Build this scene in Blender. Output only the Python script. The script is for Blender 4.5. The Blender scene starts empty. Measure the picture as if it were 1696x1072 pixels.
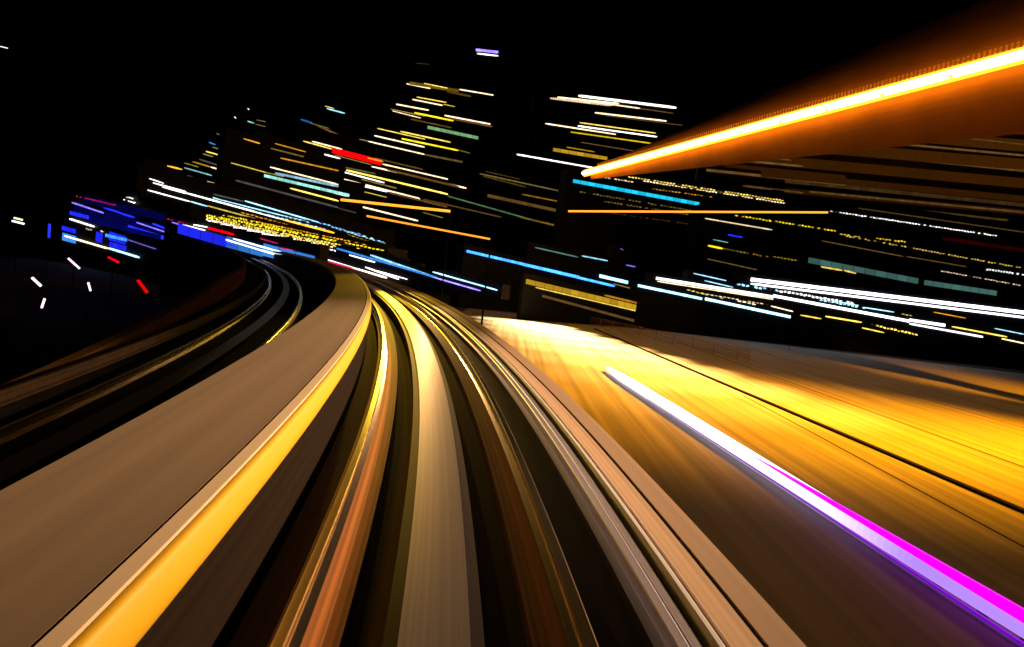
import bpy, bmesh, math, random
import numpy as np
from mathutils import Vector, Matrix
random.seed(7)
scene = bpy.context.scene
COL = scene.collection
PW, PH, F = 1696.0, 1072.0, 1130.0

# ------------------------------------------------------------------ camera
def frame(pitch, roll):
    """camera axes (right, forward, up) -> frame axes"""
    c, s = math.cos(roll), math.sin(roll)
    R = np.array([[c, 0, -s], [0, 1, 0], [s, 0, c]])
    c, s = math.cos(pitch), math.sin(pitch)
    P = np.array([[1, 0, 0], [0, c, -s], [0, s, c]])
    return P @ R
MC = frame(-0.061, 0.118)                 # the city is level
MT = frame(-0.09876, 0.06811)             # the guideway climbs and leans into its curve
CAM = np.array([0.0, 0.0, 7.0])
TRK = MC @ MT.T
RAILH = 1.79269

cd = bpy.data.cameras.new('camera')
cam = bpy.data.objects.new('camera', cd)
COL.objects.link(cam)
cd.sensor_width = 36.0
cd.lens = 36.0 * F / PW
cd.clip_start, cd.clip_end = 0.05, 3000.0
m4 = Matrix.Identity(4)
for r in range(3):
    m4[r][0], m4[r][1], m4[r][2], m4[r][3] = MC[r, 0], MC[r, 2], -MC[r, 1], CAM[r]
cam.matrix_world = m4
scene.camera = cam

# ------------------------------------------------------------------ night sky and exposure
w = bpy.data.worlds.new('World')
scene.world = w
w.use_nodes = True
nt = w.node_tree
sky = nt.nodes.new('ShaderNodeTexSky')
sky.sky_type = 'NISHITA'
sky.sun_disc = False
sky.sun_elevation = math.radians(-8)
sky.sun_rotation = math.radians(200)
nt.links.new(sky.outputs[0], nt.nodes['Background'].inputs[0])
nt.nodes['Background'].inputs[1].default_value = 0.01
vs = scene.view_settings
vs.view_transform, vs.look, vs.exposure, vs.gamma = 'Standard', 'None', 0.0, 1.0
cy = scene.cycles
cy.use_denoising = True
cy.max_bounces, cy.diffuse_bounces, cy.glossy_bounces, cy.volume_bounces = 5, 2, 3, 0
cy.sample_clamp_indirect = 4.0
cy.use_light_tree = True

# ------------------------------------------------------------------ helpers
def ray(px, py):
    return MC @ np.array([(px - PW / 2) / F, 1.0, (PH / 2 - py) / F])
def at(px, py, depth):
    return CAM + ray(px, py) * depth
def tw(p):
    """guideway frame -> world"""
    return CAM + TRK @ (np.asarray(p, float) - np.array([0, 0, RAILH]))

def new_mat(name):
    m = bpy.data.materials.new(name)
    m.use_nodes = True
    return m, m.node_tree.nodes, m.node_tree.links, m.node_tree.nodes['Principled BSDF']

def surface(name, col, rough=0.8, metal=0.0, noise=0.25, scale=3.0, stretch=(1, 1, 1), aniso=0.0, bump=0.0, spec=0.5):
    m, N, L, b = new_mat(name)
    tc = N.new('ShaderNodeTexCoord')
    mp = N.new('ShaderNodeMapping'); mp.inputs['Scale'].default_value = stretch
    L.new(tc.outputs['UV' if stretch != (1, 1, 1) else 'Object'], mp.inputs[0])
    tx = N.new('ShaderNodeTexNoise'); tx.inputs['Scale'].default_value = scale; tx.inputs['Detail'].default_value = 6
    L.new(mp.outputs[0], tx.inputs[0])
    mr = N.new('ShaderNodeMapRange')
    mr.inputs['From Min'].default_value, mr.inputs['From Max'].default_value = 0.3, 0.7
    mr.inputs['To Min'].default_value, mr.inputs['To Max'].default_value = 1 - noise, 1 + noise
    L.new(tx.outputs[0], mr.inputs[0])
    mx = N.new('ShaderNodeVectorMath'); mx.operation = 'SCALE'
    mx.inputs[0].default_value = col
    L.new(mr.outputs[0], mx.inputs['Scale'])
    L.new(mx.outputs[0], b.inputs['Base Color'])
    b.inputs['Roughness'].default_value = rough
    b.inputs['Metallic'].default_value = metal
    b.inputs['Anisotropic'].default_value = aniso
    b.inputs['Specular IOR Level'].default_value = spec
    if bump:
        bp = N.new('ShaderNodeBump'); bp.inputs['Strength'].default_value = bump; bp.inputs['Distance'].default_value = 0.02
        L.new(tx.outputs[0], bp.inputs['Height']); L.new(bp.outputs[0], b.inputs['Normal'])
    return m

GLOW = dict(w=(2.6, 2.5, 2.4), c=(2.2, 1.6, .95), y=(1.5, 1.05, .16), Y=(1.7, 1.25, .02), o=(1.9, .75, .05),
            d=(.16, .125, .028), n=(.085, .042, .01), g=(.22, .5, .2), t=(.35, .85, .75), L=(.8, 1.7, 2.3),
            b=(.12, .75, 2.4), u=(.02, .03, 1.25), v=(.4, .28, 1.5), r=(1.4, .0, .004), p=(1.0, .02, .16),
            C=(.01, .5, .8), m=(.045, .045, .05), N=(.060, .017, .001), W=(4, 4, 4.4), G=(.45, .25, .01), A=(40, 18, 2.0), O=(1.6, .52, .04), B=(24, 9, .4))
_gl = {}
def glow(code, k=1.0, sample=False):
    """a lamp or lit room: it gives off light; panes differ by their own room brightness"""
    key = (code, round(k, 2), sample)
    if key not in _gl:
        m, N, L, b = new_mat('lit_' + code)
        c = GLOW[code]; mxv = max(c)
        b.inputs['Base Color'].default_value = (.02, .02, .02, 1)
        b.inputs['Emission Color'].default_value = (c[0] / mxv, c[1] / mxv, c[2] / mxv, 1)
        at_ = N.new('ShaderNodeAttribute'); at_.attribute_name = 'room'
        mu = N.new('ShaderNodeMath'); mu.operation = 'MULTIPLY'; mu.inputs[1].default_value = mxv * k
        L.new(at_.outputs['Fac'], mu.inputs[0]); L.new(mu.outputs[0], b.inputs['Emission Strength'])
        m.cycles.emission_sampling = 'FRONT' if sample else 'NONE'
        _gl[key] = m
    return _gl[key]

def tag(o, label=None, cat=None, group=None, kind=None):
    if label: o['label'] = label
    if cat: o['category'] = cat
    if group: o['group'] = group
    if kind: o['kind'] = kind
    return o

class MB:
    def __init__(self): self.v, self.f, self.a, self.uv = [], [], [], []
    def quadbox(self, P, room=1.0):
        """P: 8 points, bottom 4 (ccw) then top 4"""
        i = len(self.v); self.v += [tuple(p) for p in P]
        for q in ((3, 2, 1, 0), (4, 5, 6, 7), (0, 1, 5, 4), (1, 2, 6, 5), (2, 3, 7, 6), (3, 0, 4, 7)):
            self.f.append(tuple(i + k for k in q)); self.a.append(room)
    def box(self, o, ux, uy, uz, room=1.0):
        """o corner, three edge vectors"""
        o, ux, uy, uz = (np.asarray(t, float) for t in (o, ux, uy, uz))
        self.quadbox([o, o + ux, o + ux + uy, o + uy, o + uz, o + ux + uz, o + ux + uy + uz, o + uy + uz], room)
    def tube(self, p0, p1, r0, r1=None, n=10, room=1.0):
        p0, p1 = np.asarray(p0, float), np.asarray(p1, float)
        r1 = r0 if r1 is None else r1
        d = p1 - p0; d /= np.linalg.norm(d)
        a = np.cross(d, [0, 0, 1] if abs(d[2]) < .9 else [1, 0, 0]); a /= np.linalg.norm(a); b = np.cross(d, a)
        i = len(self.v)
        for p, r in ((p0, r0), (p1, r1)):
            for k in range(n):
                t = 2 * math.pi * k / n
                self.v.append(tuple(p + r * (math.cos(t) * a + math.sin(t) * b)))
        for k in range(n):
            k2 = (k + 1) % n
            self.f.append((i + k, i + k2, i + n + k2, i + n + k)); self.a.append(room)
        self.f.append(tuple(i + k for k in reversed(range(n)))); self.a.append(room)
        self.f.append(tuple(i + n + k for k in range(n))); self.a.append(room)
    def build(self, name, mat, parent=None, smooth=False):
        me = bpy.data.meshes.new(name)
        me.from_pydata(self.v, [], self.f)
        at_ = me.attributes.new('room', 'FLOAT', 'FACE')
        at_.data.foreach_set('value', self.a)
        bm = bmesh.new(); bm.from_mesh(me); bmesh.ops.recalc_face_normals(bm, faces=bm.faces); bm.to_mesh(me); bm.free()
        if self.uv:
            ul = me.uv_layers.new(name='UVMap')
            for lp in me.loops: ul.data[lp.index].uv = self.uv[lp.vertex_index]
        me.materials.append(mat)
        if smooth:
            for p in me.polygons: p.use_smooth = True
        o = bpy.data.objects.new(name, me)
        COL.objects.link(o)
        if parent is not None:
            o.parent = parent
            o.matrix_parent_inverse = parent.matrix_world.inverted() if parent.type != 'EMPTY' else Matrix.Translation(-parent.location)
        return o

def thing(name, label, cat, loc=(0, 0, 0), group=None):
    o = bpy.data.objects.new(name, None)
    COL.objects.link(o)
    o.location = Vector(tuple(loc)); o.empty_display_size = .3
    return tag(o, label, cat, group)

# ------------------------------------------------------------------ guideway centre line (easing curve to the left)
DS = .5
SS = np.arange(-6, 105, DS)
def curvature(s):
    s = np.minimum(s, 100.0) / 50
    return 0.011044 - 0.009761 * s + 0.001692 * s * s
_k = curvature(SS)
_th = 0.060689 + np.concatenate([[0], np.cumsum((_k[1:] + _k[:-1]) / 2 * DS)])
_th -= np.interp(0, SS, _th) - 0.060689
_x = np.cumsum(-np.sin(_th) * DS); _y = np.cumsum(np.cos(_th) * DS)
_i0 = int(np.argmin(abs(SS)))
_x = _x - _x[_i0] + .00083; _y = _y - _y[_i0]

def sweep(name, prof, mat, parent=None, s0=-3, s1=100, room=1.0, smooth=False, cap=True, ramp=None):
    """closed profile of (offset, height) swept along the guideway"""
    mb = MB(); idx = [i for i, s in enumerate(SS) if s0 <= s <= s1]
    n = len(prof)
    per = np.concatenate([[0], np.cumsum([math.dist(prof[k], prof[(k + 1) % n]) for k in range(n)])])
    for i in idx:
        nx, ny = math.cos(_th[i]), math.sin(_th[i])
        for k, (o, z) in enumerate(prof):
            if ramp: z = z if z < -.5 else -.5 + (z + .5) * min(1, max(.02, (SS[i] - ramp[0]) / (ramp[1] - ramp[0])))
            mb.v.append(tuple(tw((_x[i] + nx * o, _y[i] + ny * o, z)))); mb.uv.append((o + z * 1.7, SS[i]))
    for a in range(len(idx) - 1):
        for k in range(n):
            k2 = (k + 1) % n
            mb.f.append((a * n + k, a * n + k2, (a + 1) * n + k2, (a + 1) * n + k)); mb.a.append(room)
    if cap:
        mb.f.append(tuple(range(n))); mb.a.append(room)
        mb.f.append(tuple((len(idx) - 1) * n + k for k in reversed(range(n)))); mb.a.append(room)
    return mb.build(name, mat, parent, smooth)
def rect(o0, o1, z0, z1): return [(o0, z0), (o1, z0), (o1, z1), (o0, z1)]
def on_track(o, z, s):
    i = int(np.argmin(abs(SS - s)))
    return tw((_x[i] + math.cos(_th[i]) * o, _y[i] + math.sin(_th[i]) * o, z))

# ------------------------------------------------------------------ surfaces
M_ASPH = surface('asphalt', (.04, .038, .036), .9, scale=.8, noise=.35, spec=.08)
M_PAVE = surface('paving', (.2, .17, .14), .7, scale=1.0, stretch=(1.5, .02, 1), noise=.45)
M_BED = surface('trackbed_concrete', (.060, .036, .026), .8, spec=.15, scale=1.0, stretch=(18, .03, 1), noise=.55)
M_PLINTH = surface('rust_stained_plinth', (.30, .105, .022), .6, scale=1.0, stretch=(26, .03, 1), noise=.7)  # rusty brown with the orange light bands mixed into the colour
M_RAIL = surface('rail_steel', (.55, .48, .42), .22, 1.0, noise=.2, scale=1.0, stretch=(40, .2, 1))
M_RSIDE = surface('rusty_rail_side', (.05, .025, .012), .6, .3, noise=.4)
M_ALU = surface('reaction_plate_aluminium', (.34, .31, .37), .36, .85, noise=.16, scale=1.0, stretch=(34, .03, 1))
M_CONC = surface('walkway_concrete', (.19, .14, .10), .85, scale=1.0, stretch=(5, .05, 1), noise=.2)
M_KERB = surface('pale_kerb', (.74, .60, .44), .7, scale=1.0, stretch=(9, .05, 1), noise=.1)
M_YEL = surface('yellow_paint', (.72, .45, .012), .5, scale=1.0, stretch=(6, .05, 1), noise=.12)  # yellow light on the walkway side, put into the base colour
M_COND = surface('conductor_rail_metal', (.55, .58, 1.0), .38, .75, noise=.15, scale=1.0, stretch=(40, .03, 1))
M_LID = surface('cable_duct_lid', (.66, .47, .36), .6, scale=1.0, stretch=(22, .03, 1), noise=.35)
M_TROUGH = surface('dark_trough', (.013, .011, .020), .5, spec=.2, scale=1.0, stretch=(20, .03, 1), noise=.3)
M_BLACK = surface('black_steel', (.008, .008, .009), .6, noise=.2, spec=.1)
M_WALL = surface('dark_facade', (.008, .008, .009), .6, spec=.08, noise=.3, scale=.2)
M_DARKC = surface('sooty_concrete', (.013, .009, .007), .9, spec=.03, scale=1.0, stretch=(8, .05, 1), noise=.3)  # shade of side wall and kerb put into the base colour
M_STRIP = surface('pale_cover_strip', (.80, .86, 1.0), .4, scale=1.0, stretch=(30, .03, 1), noise=.1)
M_DRAIL = surface('dull_rail', (.012, .006, .003), .7, noise=.4, spec=.05)  # left power rail, darkened in colour for the unlit side
M_EDGE = surface('edge_beam_concrete', (.42, .29, .22), .8, scale=1.0, stretch=(9, .05, 1), noise=.15)
M_SCREEN = surface('weathered_steel_screen', (.12, .042, .003), .9, noise=.15, scale=.2, spec=.1)  # surface of the added screen that catches the amber halo
M_PARA = surface('stained_parapet', (.055, .026, .007), .9, noise=.2, spec=.02)  # parapet darkened in colour to keep the left side in shade
M_DBED = surface('dark_ballast', (.004, .0035, .003), .9, noise=.5, spec=.02)  # near-black colour holds the shade over the left track
M_BROWN = surface('brown_facade', (.10, .055, .03), .6, noise=.3, scale=.15)
M_GREY = surface('galvanised_steel', (.10, .10, .10), .45, .7, noise=.2)

# ------------------------------------------------------------------ ground, road
def sheet(name, x0, x1, y0, y1, z, mat, kind='structure'):
    mb = MB(); mb.v = [(x0, y0, z), (x1, y0, z), (x1, y1, z), (x0, y1, z)]; mb.f = [(0, 1, 2, 3)]; mb.a = [1.0]
    mb.uv = [(x0, y0), (x1, y0), (x1, y1), (x0, y1)]
    return tag(mb.build(name, mat), kind=kind)
sheet('ground', -430, 430, -60, 560, 0.0, M_ASPH)
sheet('road', -10, 150, 8, 152, .004, M_PAVE)
def ground_at(px, py):
    d = ray(px, py); return CAM + d * (-CAM[2] / d[2])
for (p, q, wd, ht, nm) in (((985, 545), (1740, 868), .36, .12, 'kerb'), ((1120, 565), (1740, 790), .16, .012, 'drain_channel'), ((1180, 560), (1740, 722), .14, .012, 'drain_channel'), ((1230, 655), (1740, 930), .10, .012, 'drain_channel')):
    a_, b_ = ground_at(*p), ground_at(*q); d_ = b_ - a_; n_ = np.cross(d_, [0, 0, 1.0]); n_ /= np.linalg.norm(n_)
    mb = MB(); mb.box(a_ - n_ * wd / 2 + [0, 0, .003], d_, n_ * wd, (0, 0, ht)); tag(mb.build(nm, M_DARKC), kind='structure')

# ------------------------------------------------------------------ tracks
G = .7175
tag(sweep('trackbed', [(-1.84, -.95), (1.57, -.95), (1.57, -.28), (-1.84, -.28)], M_BED), kind='structure')
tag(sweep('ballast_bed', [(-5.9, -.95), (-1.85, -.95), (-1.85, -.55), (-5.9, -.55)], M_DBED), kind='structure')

def rail_profile(c, z):
    return [(c - .06, z - .15), (c + .06, z - .15), (c + .06, z - .135), (c + .012, z - .12), (c + .012, z - .05),
            (c + .034, z - .035), (c + .034, z - .006), (c + .026, z), (c - .026, z), (c - .034, z - .006), (c - .034, z - .035),
            (c - .012, z - .05), (c - .012, z - .12), (c - .06, z - .135)]
near = thing('railway_track', 'near track in the middle, two shining rails either side of a wide pale centre plate', 'railway track', on_track(0, -.28, 0))
for c in (-G, G):
    sweep('rail', rail_profile(c, 0), M_RAIL, near)
    s = 1 if c > 0 else -1
    o0, o1 = sorted((c - s * .24, c + s * .1))
    sweep('rail_plinth', rect(o0, o1, -.27, -.152), M_PLINTH, near)
sweep('reaction_plate', rect(-.187, .148, -.03, 0), M_ALU, near)
sweep('plate_bed', rect(-.26, .22, -.272, -.05), M_TROUGH, near)
far = thing('railway_track', 'far track on the left, in darkness with thin gleaming rails on the curve', 'railway track', on_track(-3.7, -.55, 8))
for c in (-3.706 - .66, -3.706 + .66):
    sweep('rail', rail_profile(c, -.283), M_RAIL, far)
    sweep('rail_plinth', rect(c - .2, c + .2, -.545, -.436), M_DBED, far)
sweep('reaction_plate', rect(-3.78, -3.52, -.31, -.283), M_ALU, far)

walk = thing('walkway', 'raised brown maintenance walkway with a pale kerb and yellow side between the tracks', 'walkway', on_track(-1.4, -.28, 2))
sweep('deck', rect(-1.90, -1.118, .50, .65), M_CONC, walk)
sweep('kerb', rect(-1.10, -1.03, .42, .655), M_KERB, walk)
sweep('yellow_edge', [(-1.028, .640), (-1.004, .60), (-.992, .55), (-.994, .49), (-1.006, .44), (-1.026, .40), (-1.06, .372), (-1.095, .352), (-1.095, .40), (-1.028, .42)], M_YEL, walk, smooth=True)
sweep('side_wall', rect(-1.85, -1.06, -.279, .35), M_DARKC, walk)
# conductor rails on the right
pr = thing('conductor_rail', 'pair of thin silvery violet power rails beside the right running rail', 'power rail', on_track(1.25, -.28, 2))
for o in (1.17, 1.235):
    sweep('contact_bar', rail_profile(o, -.01), M_COND, pr)
sweep('trough', rect(.84, 1.128, -.279, -.266), M_TROUGH, pr)
sweep('bracket_rail', rect(1.13, 1.30, -.272, -.165), M_TROUGH, pr)
sweep('cover_strip', [(1.31, -.1), (1.37, -.1), (1.37, .0), (1.352, .02), (1.328, .02), (1.31, .0)], M_STRIP, pr)
ck = thing('cable_duct', 'peach coloured cable duct lid running along the outer right edge of the guideway', 'cable duct', on_track(1.6, -.28, 2))
sweep('lid', rect(1.40, 1.565, -.2, 0.0), M_LID, ck)
sweep('edge_beam', rect(1.585, 1.775, -.85, .01), M_EDGE, ck)
pl = tag(sweep('conductor_rail', rail_profile(-4.62, 0), M_DRAIL), 'dull brown power rail along the far side of the dark left track', 'power rail')
lw = thing('parapet_wall', 'low orange lit parapet wall along the outer left edge of the guideway', 'parapet', on_track(-5.6, -.55, 20))
sweep('wall', rect(-5.75, -5.6, -.545, .3), M_PARA, lw, s0=9, ramp=(8.5, 26))  # taper puts the fading of the lit band into the wall's shape
sweep('coping', rect(-5.78, -5.57, .302, .36), M_PARA, lw, s0=9, ramp=(8.5, 26))

# ------------------------------------------------------------------ buildings of the night city, light trails shaped as lit ribbons
def parse(txt):
    out = []
    for ln in txt.strip().splitlines():
        for it in ln.split(';'):
            q = it.split()
            if len(q) < 6: continue
            c = q[5]; dots = 'k' in c; c = c.replace('k', '')
            out.append((float(q[0]), float(q[1]), float(q[2]), float(q[3]), float(q[4]), c[0], float(c[1:] or 1), dots))
    return out

def building(name, label, cat, depth, txt, yaw=None, up=2.0, side=2.0, mat=None, deep=5.0, ymax=40, part='lit_window', roof=True, base=0.0, group=None):
    S = parse(txt)
    xs = np.mean([(s[0] + s[2]) / 2 for s in S]); ys = np.mean([(s[1] + s[3]) / 2 for s in S])
    P0 = at(xs, ys, depth)
    beam = base is None
    if beam: base = 0
    def hit(px, py, n):
        d = ray(px, py); t = np.dot(P0 - CAM, n) / np.dot(d, n)
        return CAM + d * t, t
    if yaw is None:
        best = None
        for a in range(-ymax, ymax + 1, 2):
            n = np.array([math.sin(math.radians(a)), -math.cos(math.radians(a)), 0])
            cost = 0
            for s in S:
                p, t = hit(s[0], s[1], n); q, t2 = hit(s[2], s[3], n)
                if not (.35 * depth < t < 3 * depth and .35 * depth < t2 < 3 * depth): cost += 50; continue
                cost += min(abs(q[2] - p[2]) / np.linalg.norm(q - p), .5) * abs(s[2] - s[0]) / 50 + .0005 * abs(a) / len(S)
            if best is None or cost < best[0]: best = (cost, a)
        yaw = best[1]
    a = math.radians(yaw); n = np.array([math.sin(a), -math.cos(a), 0]); u = np.array([math.cos(a), math.sin(a), 0]); Z = np.array([0, 0, 1.0])
    R = []
    for s in S:
        p, t = hit(s[0], s[1], n); q, t2 = hit(s[2], s[3], n)
        u0, u1, z0, z1 = np.dot(p - P0, u), np.dot(q - P0, u), p[2], q[2]
        R.append((u0, u1, z0, z1, s[4] * t / F, s[4] * t2 / F, s))
    U0, U1 = min(r[0] for r in R) - side, max(r[1] for r in R) + side
    B = P0.copy(); B[2] = 0
    top = thing(name, label, cat, B + u * (U0 + U1) / 2, group)
    K = max(2, min(12, int((U1 - U0) / 6))) if roof else max(4, min(40, int((U1 - U0) / 3)))
    def cover(ua, ub):
        z = None
        for (a0, a1, z0, z1, h0, h1, s) in R:
            lo, hi = max(min(a0, a1) - side, ua), min(max(a0, a1) + side, ub)
            if hi > lo:
                for uu in (lo, hi):
                    uu = min(max(uu, min(a0, a1)), max(a0, a1))
                    zz = z0 + (z1 - z0) * (uu - a0) / (a1 - a0) + max(h0, h1)
                    z = zz if z is None else max(z, zz)
        return z
    seg = []
    for k in range(K):
        ua, ub = U0 + (U1 - U0) * k / K, U0 + (U1 - U0) * (k + 1) / K
        seg.append([ua, ub, cover(ua, ub)])
    if beam: base = min(min(r[2] - r[4], r[3] - r[5]) for r in R) - .3
    known = [g[2] for g in seg if g[2] is not None]
    for g in seg: g[2] = (min(known) if g[2] is None else g[2]) + up
    def block(mb, ua, ub, na, nb, z0, z1):
        mb.box(B + u * ua + n * nb + Z * z0, u * (ub - ua), n * (na - nb), Z * (z1 - z0))
    mb = MB(); mp = MB()
    for k, (ua, ub, zt) in enumerate(seg):
        if zt < base + .5: continue
        block(mb, ua + .002, ub - .002, -.015 * (k % 3), -deep + .02 * (k % 3), base, zt)
        z = base + 3.4
        while z < zt - .8 and not roof is False:
            block(mb, ua + .004, ub - .004, .1 + .01 * (k % 3), -.05, z, z + .3); z += 4.0
        if roof:
            mp = MB(); block(mp, ua + .01, ub - .01, .2, -.25, zt + .003, zt + .6); mp.build('roof_parapet', M_BLACK, top)
    mb.build('beam' if beam else 'wall', mat or M_WALL, top)
    if beam:
        for t in (.08, .36, .64, .92):
            mb = MB(); c_ = B + u * (U0 + (U1 - U0) * t) - n * deep * .6
            mb.tube(c_, c_ + Z * (base + .1), .14, .12); mb.build('post', M_BLACK, top)
    if roof:
        mp = MB()
        for (ua, ub, zt) in (max(seg, key=lambda g: g[2]),):
            block(mp, ua + (ub - ua) * .2, ub - (ub - ua) * .2, -deep * .3, -deep * .7, zt + .004, zt + 2.2)
        mp.build('roof_plant', M_BLACK, top)
    for k, (u0, u1, z0, z1, h0, h1, s) in enumerate(sorted(R, key=lambda r: r[2])):
        h0, h1 = max(h0, .1), max(h1, .1); h = (h0 + h1) / 2; mb = MB(); off = .30 + .012 * (k % 9)
        L_ = abs(u1 - u0)
        pane = max(1.0, h * (1.6 if s[7] else 2.2), L_ / 60)
        np_ = max(1, int(L_ / pane))
        cuts = []
        for i in range(np_):
            g = .34 if s[7] else (.008 if s[5] == 'N' else .04)
            br = (0.0 if random.random() < .16 else random.uniform(.35, 1.3)) if s[7] else (random.uniform(.95, 1.05) if s[5] == 'N' else random.uniform(.75, 1.25))
            cuts.append((i / np_, (i + 1 - g) / np_, br)); cuts.append(((i + 1 - g) / np_, (i + 1) / np_, .04))
        cuts = cuts[:-1] if np_ > 0 else cuts
        tt = [c[0] for c in cuts] + [cuts[-1][1]]
        for j, t_ in enumerate(tt):
            jz = random.uniform(-.3, .3) * h if s[7] else 0
            hh = (h0 + (h1 - h0) * t_) * (random.uniform(.7, 1.1) if s[7] else 1) / 2
            if (j == 0 or j == len(tt) - 1) and s[4] < 4: hh *= .6
            c_ = B + u * (u0 + (u1 - u0) * t_) + Z * (z0 + (z1 - z0) * t_ + jz)
            mb.v += [tuple(c_ + n * off - Z * hh), tuple(c_ + n * off + Z * hh), tuple(c_ + n * (off - .14) + Z * hh), tuple(c_ + n * (off - .14) - Z * hh)]
        for j, c in enumerate(cuts):
            for q in range(4):
                q2 = (q + 1) % 4
                mb.f.append((j * 4 + q, j * 4 + q2, j * 4 + 4 + q2, j * 4 + 4 + q)); mb.a.append(c[2])
        mb.f += [(0, 1, 2, 3), tuple(len(cuts) * 4 + q for q in (3, 2, 1, 0))]; mb.a += [cuts[0][2], cuts[-1][2]]
        if mb.v: mb.build('sign_panel' if s[5] == 'r' and s[4] > 6 else part, glow(s[5], s[6]), top)['px'] = s[:4]
    return top, P0, u, n

building('office_tower', 'tallest dark tower in the centre with yellow lit floors and a small white crown light', 'tower', 340, '''
788 83 825 87 4 v1.6;790 89 825 93 2 w;688 105 711 107 1 n.7
673 139 713 147 1.5 c;678 138 760 151 5 G.35;702 138.5 741 146.5 1.5 y;761 148.5 817 158 1.8 c;740 152 780 160 3 n
690 161 739 170 1.5 y;683 165 733 175 1.8 c;734 173 753 177 1.2 y.5;656 173 710 183 2 c
647 181 704 193 1.5 d2;650 184 697 196 1.2 c.8;686 187 751 200.5 2.4 Y;736 191.5 812 206 2 c;740 195 815 210 3 n1.6
680 197.5 748 212 2 n1.5;708 211 792 229 5 g;625 213 704 231 1.4 y;663 218 746 236 2 y;620 225 703 244 2 c;665 230 759 249.5 2.4 Y
595 231 610 234 1.5 d2;610 234.5 703 256 1.8 c;704 256.5 809 277 3 d.8;760 249 778 254 1.5 d''', up=6, side=1.5)

building('office_block', 'wide dark block with a bright red sign band and rows of yellow floors', 'building', 245, '''
502 234 549 247 1.8 y;516.5 234.5 566 247.5 1.8 c;500 246 563 263 2 w;550 249 632 270 9 r;633 272 741 297 1.8 c;553 257 615 273 1.2 d2
608 262 634 268 2 o.6
615 276 772 312 2 c1.2;525 273.5 636 303 2 w;573 282 741 322 2.6 y1.5;648 300 741 322 1.6 c;533 288 694 329 2 c;591 315.5 638 327 1 d2
539 271 621 288 2 d;598 297 656 312 2 d1.5;741 325 890 367 2 g.35;890 367 958 383 2 d;565 300 695 330 2.2 w;540 328 692 366 2.2 c1.1;591 315 640 327 1.2 y.6
620 262 700 281 2 n1.5;640 281 760 310 3 n1.6;800 292 870 310 2 n;560 300 610 311 2 d1.4;700 330 830 360 2 n1.2;640 318 740 343 3 n1.5;700 352 733 361 1.5 d1.4
803 284 860 297 1.2 n;794 288 1035 340 2 d;860 360 1034 398 2 G.4;807 324 1037 374 5 n1.3;864 322 996 348 2 o.15;940 384 1030 402 2 n''', up=3)

building('office_block', 'dark block left of centre with pale teal bands of lit floors', 'building', 190, '''
403 230 430 238 1.8 o.7;382 270 440 286 1.5 y.6;440 286 470 293 1.5 d2;455 238 506 252 1.5 o.4;448 246 503 260 2 d;464 262 560 283 2 o.4;447 277 560 306 2 c;437 291 578 324 4.5 t1.1
455 287 560 309 3.5 L.35;484 301 575 325 2.5 w;480 312 560 333 2.2 y1.5;390 299 560 344 3 m1.4
400 317 446 331 1.5 v.2;560 345 590 353 2 m''', up=.8)

building('apartment_tower', 'slender black tower far left of the teal lit block with few dim lights', 'tower', 330, '''
410 180 413 182 3 w.6;388 194 391 196 3 w.5;410 201 421 204.5 1.8 t;425 199 440 202 1.5 d;423 206 440 210 1.5 d;358 221 367 225 1.5 d1.5;346 236 357 240 2 b.35
341 251 363 257 2 y;330 264 361 274 2 m2;349 277 417 296 2 c;325 296 400 317 2.5 c.4;310 291 330 297 2 n2;352 244 373 250 2 d1.5;336 255 353 260 1.5 d2;319 268 349 277 2.2 G;305 270 329 277 1.5 d1.6;277 275 302 281 2.5 o.9;305 278 351 291 2 t.7''', yaw=25, up=5)
building('apartment_tower', 'remote black tower with one yellow and one blue light near its top', 'tower', 430, '''
538 176 553 180 1.5 y.7;541 180 571 188 2 L.7;498 198 517 204 3 b.14;525 208 563 225 3 n1.8;513 204 545 213 1.5 d''', up=5)

building('office_block', 'low dark block at left with long white strings of lit windows', 'building', 150, '''
247 296 271 304 2 w;253 303 308 318 2 w;268 310 308 321 1.6 w.8;308 320 466 363 2.4 w;466 363 553 386 3 o1.4;244 315 314 334 2 w;315 334 343 342 2 L;343 341 450 370 2 y.5
353 322 403 334 2 m2;405 333 528 369 2 L;398 340 507 367 1.5 L.7;528 369 637 402 1.8 Lk;352 328 470 358 1.5 L.8;380 335 520 371 1.4 L.7k;399 352 567 397 1.6 ok.6
352 327 368 332 2 t;420 350 540 380 1.4 Lk.6;500 362 610 392 1.4 bk.6;560 380 640 404 1.4 Lk.5;575 388 640 410 1.4 Gk''', up=1.5)

building('shopping_arcade', 'long low arcade of glittering golden windows beyond the curve of the tracks', 'building', 125, '''
307 356 500 401 2.2 w;306 359 440 390 1.4 w;337 357 560 400 2.4 Yk1.2;345 361 600 414 2.4 yk1.4;350 366 600 420 2.4 ck1.1;360 372 580 421 2 wk;334 361 500 398 1.6 ck
375 362 520 392 2 Yk;400 362 610 406 1.6 ok.9;430 372 640 416 2.2 Yk;330 364 420 384 1.5 wk;420 378 560 409 2 yk1.6;372 357 470 378 2 Yk.8
345 357 420 371 2.4 Yk;440 390 560 416 1.8 ck1.2;470 404 520 415 1.4 w''', up=.1, side=.3, roof=False, deep=4)

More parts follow.
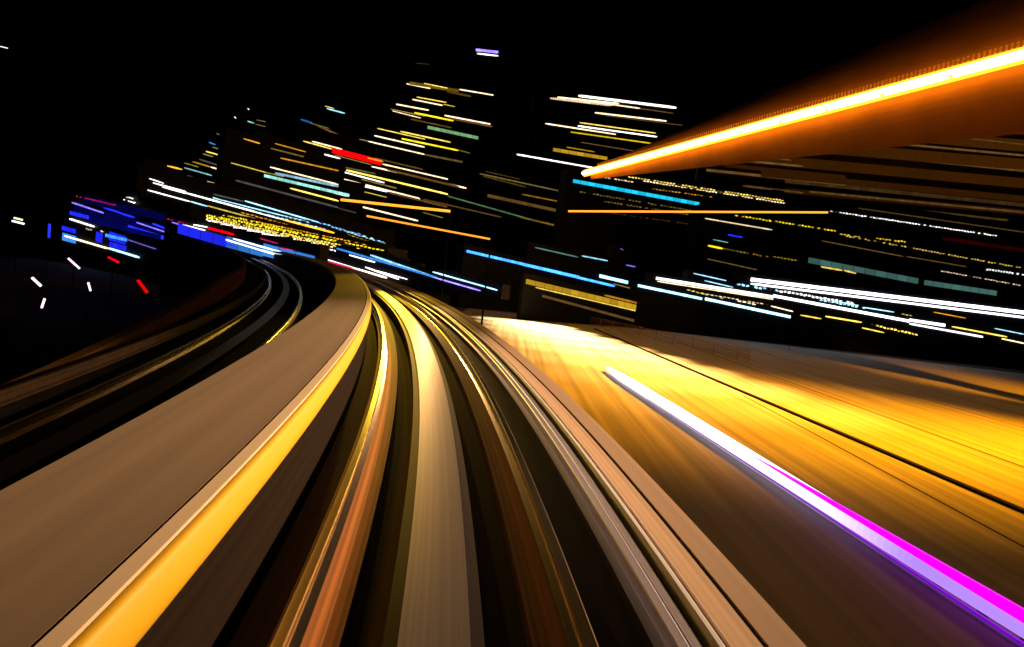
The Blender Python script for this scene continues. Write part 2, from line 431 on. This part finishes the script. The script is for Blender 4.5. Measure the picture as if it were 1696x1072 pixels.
building('exhibition_hall', 'low hall at far left lit in deep blue with glowing blue panels', 'building', 125, '''
127 325 197 341 2 pk.7;122 336 175 353.5 2.4 v;174 344 203 353.5 3 u1.2;203 354 226 361 3 u1.1;204 346 231 352 2 v.8;208 331 228 337 2 wk;213 327 230 332 2 wk
231 347 265 356 2 w;119 353 150 361 6 u;118 363 158.5 376 2.6 w;109.5 391 181 412 2.6 c1.3;182.5 411.5 233 427 3 L1.3;106 378 128 384 7 u.9;106 392 128 398 12 b.45
162 392 172 395 16 u.6;184 391 211 399 14 u.8;184 405 211 412 8 u.8;178 390 213 398 5 b.5;215 376 276 395 6 u1.1;229.5 369 281.5 386.5 2 v;256 371 309.5 391.5 2.6 u1.6
213 397 261 413 1.5 v.4;145 379 155 382 2 c.5k;165 382 174 385 2 ck.6
140 330 290 364 12 u.035;125 345 270 384 16 u.05;150 365 270 394 8 u.06''', up=.5, side=.6, deep=2.5)  # last row: faint bands painted in for the blue glow

building('office_tower', 'dark tower right of centre topped by dense white lit floors', 'tower', 310, '''
911 163 1013 175 3 c.5;923 161.5 1025 172 2.2 c1.1;958 159 1120 179 3.6 w;960 166 1060 180 2 c.8;1015 174 1115 188 1.2 n2;985 187 1104 201 2.2 c;960 203.5 1086 221 1.6 y;957 209 1088 227 2 w
903 205 1020 223 2 c;945 219 1083 238.5 1.8 Y.5;938 244 985 252 1.5 G;916 248 1006 263 5.5 G1.1;856 256 984 278.5 2.2 w;1003 192 1130 208 1.2 n1.4;962 236 1060 252 1.2 n2''', up=4)

building('office_block', 'dark block with a wide turquoise band below the bright amber light line', 'building', 205, '''
949 300 1205 347 5.6 C1.2;1040 293 1298 333 1.8 yk;1060 299 1300 337 2 ck;962 288 1050 302 1.8 ck.6;1090 303 1240 326 1.6 Gk
960 318 1150 350 2 dk;1080 313 1180 327 1.4 ok.4;1000 334 1180 362 2 nk2;990 350 1230 384 1.5 nk''', up=1, deep=8)

building('car_park', 'long brown building at far right with faint amber floors below the light line', 'building', 235, '''
1185 262 1330 276 3 n1.8;1170 282 1400 306 4 n1.5;1260 238 1696 282 6 n1.3;1330 224 1696 258 3 n1.6;1380 205 1696 240 2 n1.2;1205 252 1310 266 2 o.1
1450 195 1696 214 19 N.9;1420 217 1696 242 19 N.85;1300 240 1696 273 18 N.75;1240 262 1696 304 16 N.6;1260 288 1696 330 10 N.5;1300 316 1696 352 8 N.35;1200 274 1400 294 6 N.5;1300 300 1696 340 6 n.5;1340 318 1696 352 3 n1.2;1420 338 1696 368 3 n.8;1230 308 1330 320 3 n''', mat=M_BROWN, up=6, side=3)  # wide N bands are added as amber haze, not floors

building('office_block', 'dark block at right with thin broken lines of yellow and white windows', 'building', 195, '''
1374 350 1651 391 1.6 wk.8;1217 357 1385 383 2 Yk.7;1167 362 1278 381 1.8 c.5;1205 389 1229 393.5 2.4 u;1180 397 1205 402 1.5 t.5;1172 407 1196 412 3 Y.8;1197 412 1278 427 2 Gk.6
1400 391 1690 444 1.8 yk.5;1360 399 1495 425 1.5 n1.6;1171 429 1253 447 1.5 n2;1338 431 1520 466 9 t.14;1530 468 1650 486 8 t.16;1359 442 1394 448 2.5 y.7;1397 448 1417 453 2.5 y.7
1558 449 1690 473 1.5 ck.5;1628 446 1696 455 2.5 wk.7;1500 425 1600 442 1.5 n1.4;1420 345 1696 385 1.6 n;1560 395 1696 415 6 r.015;1280 425 1320 432 2 Gk;1450 395 1500 401 2 Yk.6;1390 388 1425 393 1.6 yk.6''', up=1.2, ymax=12)

building('terminal_building', 'long low building at right with brilliant white and blue tubes of light', 'building', 160, '''
1243 463 1696 518 5.5 W;1243 470 1696 526 3.4 W.7;1086 461 1280 492 4.5 W.7;1088 466 1280 496 1.6 c;1280 490 1505 532 4.4 W.8;1505 530 1564 539 4.5 W.7;1505 536 1626 558 3 W.6
1056 473 1162 495 4 L1.2;1167 495 1308 525 4.2 L1.7;1148 453 1202 465 1.5 L.8;1166 465 1213 476 1.5 L.8;1137 480 1174 489 2 yk;1184 491 1206 496 2 yk.8;1162 486 1278 506 1.5 ck.7;1221 498 1253 505 2 ck
1276 507 1312 516 1.8 c;1325 522 1359 528 2.2 y;1366 524 1426 534 2.4 y1.3;1438 537 1520 555 2.4 yk1.5;1427 543 1463 551 2 y;1575 541 1666 558 2.2 y1.2;1658 561 1696 569 2 c;1646 544 1696 554 1.5 L.7
1378 498 1421 506 1.5 L;1428 509 1479 517 1.5 L;1545 517 1598 527 1.5 o.5;1213 470 1290 482 3 Lk.9;1290 482 1420 504 3 wk;1350 495 1440 512 2.4 Lk;1492 520 1510 524 2 y.6k''', up=.4, side=.5, roof=False, deep=3, ymax=12)

building('ticket_hall', 'small dark hall in the middle distance with one long blue light tube', 'building', 175, '''
772 416 958 459 4 b1.1;860 437 1017 474 3.6 b1.1;992 457 1039 468 5 L1.2;885 410 956 426 2 t.25;963 424 1005 432 2 L.5;1026 412 1031 414 2 v.4;1036 439 1051 442 2 v.7;1015 470 1045 478 1.4 d1.5''', up=.8, side=.6, deep=3, roof=False)

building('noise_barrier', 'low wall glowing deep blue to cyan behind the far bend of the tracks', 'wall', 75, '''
325 373 347 377 2 w;305 373 343 382 2 w;347 378 390 389 3.2 r1.3;331 379 342 383 2 r;436 396 464 404 2 p.6;468 411 488 415 2 p.8;276 362 325 374 2 pk.6;289 369 342 384 2 v;302 382 396 409 3 u1.4;343 387 470 425 2.4 w;391 396 518 432 2.4 w;300 379 380 402 16 u.7;380 401 440 417 18 b.25;440 414 524 435 20 b.33;396 404 520 436 3 L.5''', up=.3, side=.4, roof=False, deep=1.0)  # wide panels glow by themselves in place of blue light on a wall
building('viaduct', 'distant road viaduct carrying white, red and pink lights above the tracks', 'viaduct', 95, '''
501 420 588 445 3 p1.2;522 424 643 461 2.2 w;588 444 643 460 2 w
608 443 663 463 2 w;623 448 677 463 1.5 w;582 423 624 435 2 w;616 423 726 461 3 L.5;560 412 725 460 3 b.4;725 461 798 482 2 v2;720 451 826 481 2 L1.3;575 448 598 457 2 w''', up=.3, side=.5, roof=False, deep=1.5, base=None)
building('platform_canopy', 'low canopy edge glowing dull gold beyond the bright road', 'canopy', 150, '''
870 466 1222 549 8 G1.1;886 476 1216 553 2 y.7;1000 489 1200 537 3 o.25;897 490 1074 538 4 n1.3''', up=.2, side=.3, roof=False, deep=1, mat=M_BLACK, base=None)

gr = thing('guard_rail', 'low orange lit guard rail of thin bars behind the brightest part of the road', 'guard rail', ground_at(1040, 550))
M_GR = surface('guard_rail_paint', (.42, .20, .05), .6)
ga, gb = ground_at(905, 521), ground_at(1240, 600)
for k in range(5):
    mb = MB(); z_ = np.array([0, 0, .35 + .32 * k]); mb.tube(ga + z_, gb + z_, .05, .05, 6); mb.build('rail', M_GR, gr)
for k in range(14):
    c = ga + (gb - ga) * (k + .5) / 14 + np.array([.06, .09, 0])
    mb = MB(); mb.box(c, (.1, 0, 0), (0, .1, 0), (0, 0, 1.75)); mb.build('post', M_GR, gr)

# ------------------------------------------------------------------ lines of light
def light_line(name, label, cat, p0, d0, p1, d1, th, code, k=1.0, group=None, post=True, posts=(.12, .88), housing=.5, sample=False, foot=0.0, modules=1, mb_h=None):
    """a linear lamp: housing trough, light tube, posts to the ground"""
    A, Bp = at(*p0, d0), at(*p1, d1)
    top = thing(name, label, cat, ((A + Bp) / 2 * np.array([1, 1, 0])), group)
    r0, r1 = th * d0 / F / 2, th * d1 / F / 2
    mb = MB(); mb.tube(A, Bp, r0, r1, 12); mb.build('light_tube', glow(code, k, sample), top, True)
    d = (Bp - A) / np.linalg.norm(Bp - A); back = np.cross(d, [0, 0, 1]); back /= np.linalg.norm(back)
    if np.dot(back, A - CAM) < 0: back = -back
    h = max(r0, r1) * 2 * housing
    mb = MB(); o = A + back * max(r0, r1) * 1.05 - np.array([0, 0, h / 2])
    mb.box(o, Bp - A, back * h, [0, 0, h]); mb.build('housing', M_BLACK, top)
    if post:
        for t in posts:
            P = A + (Bp - A) * t + back * (max(r0, r1) * 1.05 + h + .12)
            if P[2] < foot + .3: continue
            mb = MB(); mb.tube((P[0], P[1], foot), (P[0], P[1], P[2] + .2), .035, .025); mb.build('post', M_BLACK, top)
    return top

# the big amber line: lamp trail shaped as lit edge of a made-up footbridge
A, Bq = at(967, 287, 175), at(1696, 90, 71)
dirn = (Bq - A); Lh = np.linalg.norm(dirn[:2]); ud = dirn / np.linalg.norm(dirn)
E2 = A + dirn * 1.25
sb = thing('footbridge', 'high footbridge at upper right edged by one dazzling amber line of light', 'footbridge', (A[0], A[1], 0))
bk = np.cross(ud, [0, 0, 1]); bk /= np.linalg.norm(bk)
if np.dot(bk, A - CAM) < 0: bk = -bk
Zv = np.array([0, 0, 1.0])
mb = MB(); mb.tube(A, E2, .50, .50, 16); mb.build('light_tube', glow('A', 1.0, True), sb, True)
mb = MB()
for zz in (.56, -.86):
    mb.box(A + bk * .05 + Zv * zz, E2 - A, bk * .3, Zv * .30)
mb.build('amber_lens', glow('B', .12), sb)  # glowing strips stand for the yellow fringe around the tube
mb = MB()
def wedge(mb, n0, n1, zl0, zh0, zl1, zh1):
    P = []
    for (za, zb) in ((zl0, zl1), (zh0, zh1)):
        P += [A + bk * n0 + Zv * za, E2 + bk * n0 + Zv * zb, E2 + bk * n1 + Zv * zb, A + bk * n1 + Zv * za]
    mb.quadbox(P)
nA, nL = 22, 24                          # curved screen added behind the tube for its halo, bulging towards the tracks
for i in range(nL + 1):
    t = i / nL; R_ = 3.0 + 19 * t; c_ = A + (E2 - A) * t
    for sh in (0.0, .35):
        for k in range(nA + 1):
            a_ = math.radians(-24 + 62 * k / nA)
            mb.v.append(tuple(c_ + bk * (1.9 + R_ - (R_ - sh) * math.cos(a_)) + Zv * ((R_ - sh) * math.sin(a_))))
w_ = 2 * (nA + 1)
ring = list(range(nA + 1)) + [nA + 1 + k for k in reversed(range(nA + 1))]
for i in range(nL):
    for q in range(len(ring)):
        p_, r_ = ring[q], ring[(q + 1) % len(ring)]
        mb.f.append((i * w_ + p_, i * w_ + r_, (i + 1) * w_ + r_, (i + 1) * w_ + p_)); mb.a.append(1.0)
mb.f += [tuple(ring), tuple(nL * w_ + q for q in reversed(ring))]; mb.a += [1.0, 1.0]
mb.build('screen_wall', M_SCREEN, sb)
mb = MB(); mb.box(A + bk * 2.4 - Zv * .6, E2 - A, bk * 2.6, Zv * 1.2); mb.build('girder', M_BROWN, sb)
M_FIN = surface('railing_paint', (.42, .22, .07), .6)
pitch_ = .62; LB = np.linalg.norm(E2 - A)
def fin_box(mb, dist):
    mb.box(E2 - ud * dist + bk * .5 + Zv * 1.15, ud * .24, bk * .1, Zv * .62)
mb = MB()
mb.box((0, 0, 0), ud * .24, bk * .1, Zv * .62); fin = mb.build('railing_picket', M_FIN, sb); fin.matrix_parent_inverse = Matrix.Identity(4)  # pickets added to draw the ticks of light above the line
for i in range(100):
    c = fin if i == 0 else fin.copy()
    if i: COL.objects.link(c); c.parent = sb
    c.location = Vector(tuple(E2 - ud * (14 + i * pitch_) + bk * .5 + Zv * 1.15)) - sb.location
mb = MB(); q = 14 + 100 * pitch_
while q < LB - 6: fin_box(mb, q); q += pitch_
tag(mb.build('railing', M_FIN, sb), kind='stuff')
mb = MB()
for t in (.98,):
    P = A + (E2 - A) * t + bk * 3.6
    mb.box((P[0] - .6, P[1] - .6, 0), (1.2, 0, 0), (0, 1.2, 0), (0, 0, P[2] - 1.65))
mb.build('pier', M_BROWN, sb)

light_line('line_lamp', 'thin level amber light line below the dazzling footbridge line', 'lamp', (942, 350), 172, (1371, 352), 128, 3.2, 'O', 1.2, posts=(.06, .94))  # street lamp trail shaped as one long lamp
l1 = light_line('line_lamp', 'bright orange light line crossing the yellow floors left of centre', 'lamp', (565, 331), 36, (745, 350), 34, 4.2, 'O', 1.3, posts=(.99,), foot=5.4)
l2 = light_line('line_lamp', 'orange light line sloping down to the right just below centre', 'lamp', (608, 358), 27, (811, 396), 24, 3.0, 'O', 1.0, posts=(.99,), foot=5.4)

def added_light(name, parent, kind, loc, target, power, col, **kw):
    ld = bpy.data.lights.new(name, kind); ld.energy = power; ld.color = col
    for k, v in kw.items(): setattr(ld, k, v)
    o = bpy.data.objects.new(name, ld); COL.objects.link(o)
    d = Vector(tuple(np.asarray(target, float) - np.asarray(loc, float)))
    o.rotation_euler = d.to_track_quat('-Z', 'Y').to_euler(); o.location = Vector(tuple(loc)) - parent.location
    o.parent = parent
    return o
AMBER = (1.0, .52, .17)
p1 = at(655, 340, 35); p2 = at(715, 378, 25.5)
added_light('lamp_light', l1, 'SPOT', p1 - [0, 0, .2], on_track(.3, 0, 16), 2600, (1, .58, .03), spot_size=.7, spot_blend=1.0, shadow_soft_size=.12)  # added spots brighten the centre plate and rails below the trails
added_light('lamp_light', l2, 'SPOT', p2 - [0, 0, .2], on_track(0, 0, 9), 500, AMBER, spot_size=1.1, spot_blend=1.0, shadow_soft_size=.12)

def gp(px, py):
    d = ray(px, py); return CAM + d * (-CAM[2] / d[2])
# made-up floodlights added under the footbridge, aimed down at the road
FL = [(1.12, gp(1620, 730), 32, (1, .36, .003), 1.05), (1.0, on_track(-.4, 0, 8), 4.4, (1, .60, .30), .20), (1.05, gp(1640, 640), 9, (1, .36, .004), .6)]  # second entry is added to brighten the near tracks
g0, g1 = gp(880, 536), gp(1330, 708)
for k in range(9):
    q = k / 8
    FL.append((.40 + .55 * q, g0 + (g1 - g0) * q, 84 - 78 * q ** 1.05, (1, .72 - .30 * q, .34 - .335 * q), .36 + .16 * q))
for k, (t, tgt, pw, c, sz) in enumerate(FL):
    P = A + (E2 - A) * t - bk * .62 - Zv * .62
    fl = thing('floodlight', 'floodlight', 'floodlight', P)
    dv = np.asarray(tgt, float) - P; rr = np.linalg.norm(dv); dv /= rr
    pw = pw * 4 * math.pi * math.pi * rr * rr / max(.25, -dv[2]) * .3
    mb = MB(); mb.tube(P - dv * .34, P - dv * .06, .12, .26, 12); mb.build('housing', M_BLACK, fl)
    mb = MB(); mb.tube(P + bk * 1.2 - dv * .3, P - dv * .3, .04); mb.build('bracket', M_BLACK, fl)
    mb = MB(); mb.tube(P - dv * .058, P - dv * .02, .24, .24, 12); mb.build('lens', glow('B', .3), fl)
    added_light('lamp_light', fl, 'SPOT', P, tgt, pw, c, spot_size=sz, spot_blend=1.0, shadow_soft_size=.3)
    if k == 2: fl['label'] = 'floodlight at the near end of the footbridge aimed far across the road'
    elif k == 0: fl['label'] = 'wide amber floodlight beyond the right edge under the footbridge, lighting the road'
    elif k == 1: fl['label'] = 'floodlight under the right end of the footbridge turned towards the tracks'
    else: tag(fl, 'small dark floodlight below the dazzling amber line, lighting the road', 'floodlight', 'row of floodlights below the footbridge line')

# magenta lamp trail shaped as a strip light on a made-up barrier
bar = thing('light_barrier', 'low road barrier with a white and magenta strip light racing to lower right', 'barrier', at(1300, 815, 22) * np.array([1, 1, 0]))
J0, D0, J1, D1 = np.array([1006., 610.]), 60.9, np.array([1740., 1068.]), 15.3
def jat(t):
    d = 1 / ((1 - t) / D0 + t / D1)
    p = J0 + (J1 - J0) * t
    return at(p[0], p[1], d)
nseg = 64
m, N, L, bs = new_mat('strip_core'); bs.inputs['Base Color'].default_value = (.05, .05, .05, 1)
ca = N.new('ShaderNodeAttribute'); ca.attribute_name = 'led'; L.new(ca.outputs['Color'], bs.inputs['Emission Color']); bs.inputs['Emission Strength'].default_value = 1.0
mb = MB(); nr = 12; cols = []
ax = jat(1) - jat(0); ax /= np.linalg.norm(ax); ay = np.cross(ax, Zv); ay /= np.linalg.norm(ay); az = np.cross(ay, ax)
for i in range(nseg + 1):
    t = i / nseg; c = jat(t); r = (.34 - .13 * t) * min(1, .45 + i * .3)
    for k in range(nr): mb.v.append(tuple(c + r * (math.cos(k * 2 * math.pi / nr) * ay + math.sin(k * 2 * math.pi / nr) * az)))
for i in range(nseg):
    k = min(1, max(0, (i / nseg - .22) / .5)); k = k * k * (3 - 2 * k)
    c = np.array([2.6, 2.3, 2.6]) * (1 - k) + np.array([.50, .27, .98]) * k  # trail's white-hot to violet fade, put into the emission colour
    for q in range(nr): mb.f.append((i * nr + q, i * nr + (q + 1) % nr, (i + 1) * nr + (q + 1) % nr, (i + 1) * nr + q)); mb.a.append(1); cols.append(c * random.uniform(.99, 1.01))
mb.f.append(tuple(range(nr))); mb.a.append(1); cols.append((2.6, 2.3, 2.6))
core = mb.build('strip_lamp', m, bar, True)
ca = core.data.attributes.new('led', 'FLOAT_COLOR', 'FACE')
for i, c in enumerate(cols): ca.data[i].color = (c[0], c[1], c[2], 1)
for i in range(10):
    c = jat((i + .5) / 10); mb = MB(); mb.box(c * [1, 1, 0] - ax * .1 - ay * .08, ax * .2, ay * .16, Zv * (c[2] - .12)); mb.build('foot', M_GREY, bar)
for (nm, z0, z1a, z1b, col, st, t0) in (('magenta_cover', .19, .20, .50, (1, .0, .9), 1.15, .3), ('violet_cover', -.20, -.21, -.27, (.30, .0, .85), .6, .1)):  # colour fringes of the trail, drawn as glowing bars
    m, N, L, bs = new_mat(nm); bs.inputs['Base Color'].default_value = (.02, .0, .02, 1)
    bs.inputs['Emission Color'].default_value = col + (1,); bs.inputs['Emission Strength'].default_value = st
    mb = MB(); q0, q1 = jat(t0) + ay * (.1 if z0 > 0 else .2), jat(1) + ay * (.1 if z0 > 0 else .2)
    P = []
    for (za, zb) in ((z0, z0), (z1a, z1b)):
        P += [q0 + Zv * za, q1 + Zv * zb, q1 + Zv * zb + ay * .1, q0 + Zv * za + ay * .1]
    mb.quadbox(P); mb.build(nm, m, bar)

# ------------------------------------------------------------------ small lamps on the dark left side
def tube_lamp(label, x0, y0, x1, y1, th, col, st, depth, kind='street_lamp', cat='lamp', group=None):
    a, b = at(x0, y0, depth), at(x1, y1, depth * 1.004)
    c = (a + b) / 2
    r = th * depth / F / 2
    foot = 0.0
    t = thing(kind, label, cat, (c[0], c[1], foot), group)
    m, N, L, bs = new_mat('lamp_glass'); bs.inputs['Base Color'].default_value = (.05, .05, .05, 1)
    bs.inputs['Emission Color'].default_value = tuple(col) + (1,); bs.inputs['Emission Strength'].default_value = st; m.cycles.emission_sampling = 'NONE'
    mb = MB(); mb.tube(a, b, r, r, 10); mb.build('lamp_tube', m, t, True)
    off = ray((x0 + x1) / 2, (y0 + y1) / 2); off = np.array([off[0], off[1], 0]); off /= np.linalg.norm(off)
    q = c + off * (r + .07)
    mb = MB(); mb.tube((q[0], q[1], foot), q + Zv * .1, .06, .045); mb.build('post', M_BLACK, t)
    mb = MB(); mb.tube(a + off * (r + .02), b + off * (r + .02), .05); mb.build('lamp_back', M_BLACK, t)
    return t
PINKW = (1, .62, .95)
g_ = 'small lamps in the dark at left'
tube_lamp('tilted pinkish lamp below the blue hall, uppermost of the four pinkish lamps', 113, 428, 132, 445, 3.2, PINKW, 2.0, 62, group=g_)
tube_lamp('tilted pinkish lamp at far left, leftmost of the four pinkish lamps', 53, 460, 68, 474, 4.2, PINKW, 2.2, 55, group=g_)
tube_lamp('almost upright pinkish lamp nearest the dark curve of the left track', 146, 468, 150, 482, 3.4, PINKW, 2.0, 55, group=g_)
tube_lamp('lowest of the four small pinkish lamps at far left', 74, 495, 69, 510, 3.6, PINKW, 2.0, 50, group=g_)
tube_lamp('short red lamp just below the blue hall', 179, 426, 197, 435, 3.4, (1, 0, .01), 1.2, 70, 'signal_lamp', 'signal', 'red lamps at left')
tube_lamp('larger red lamp leaning above the dull orange parapet', 228, 464, 244, 485, 5, (1, .0, .0), .8, 60, 'signal_lamp', 'signal', 'red lamps at left')
tube_lamp('upright blue lamp standing left of the blue hall', 82, 371, 81, 394, 4, (.02, .04, 1), 1.0, 90)
tube_lamp('white lamp at the far left edge, lower of the pair one above the other', 20, 366, 40, 371, 3, (.75, .95, 1), 2.2, 80)
tube_lamp('short yellowish lamp at the far left edge, upper of the pair', 23, 361, 37.5, 364.5, 3, (1, .9, .4), 1.6, 81)
tube_lamp('tiny white lamp high in the black sky at the left edge', 0, 77, 13, 80, 1.6, (1, .95, .9), 1.2, 120)
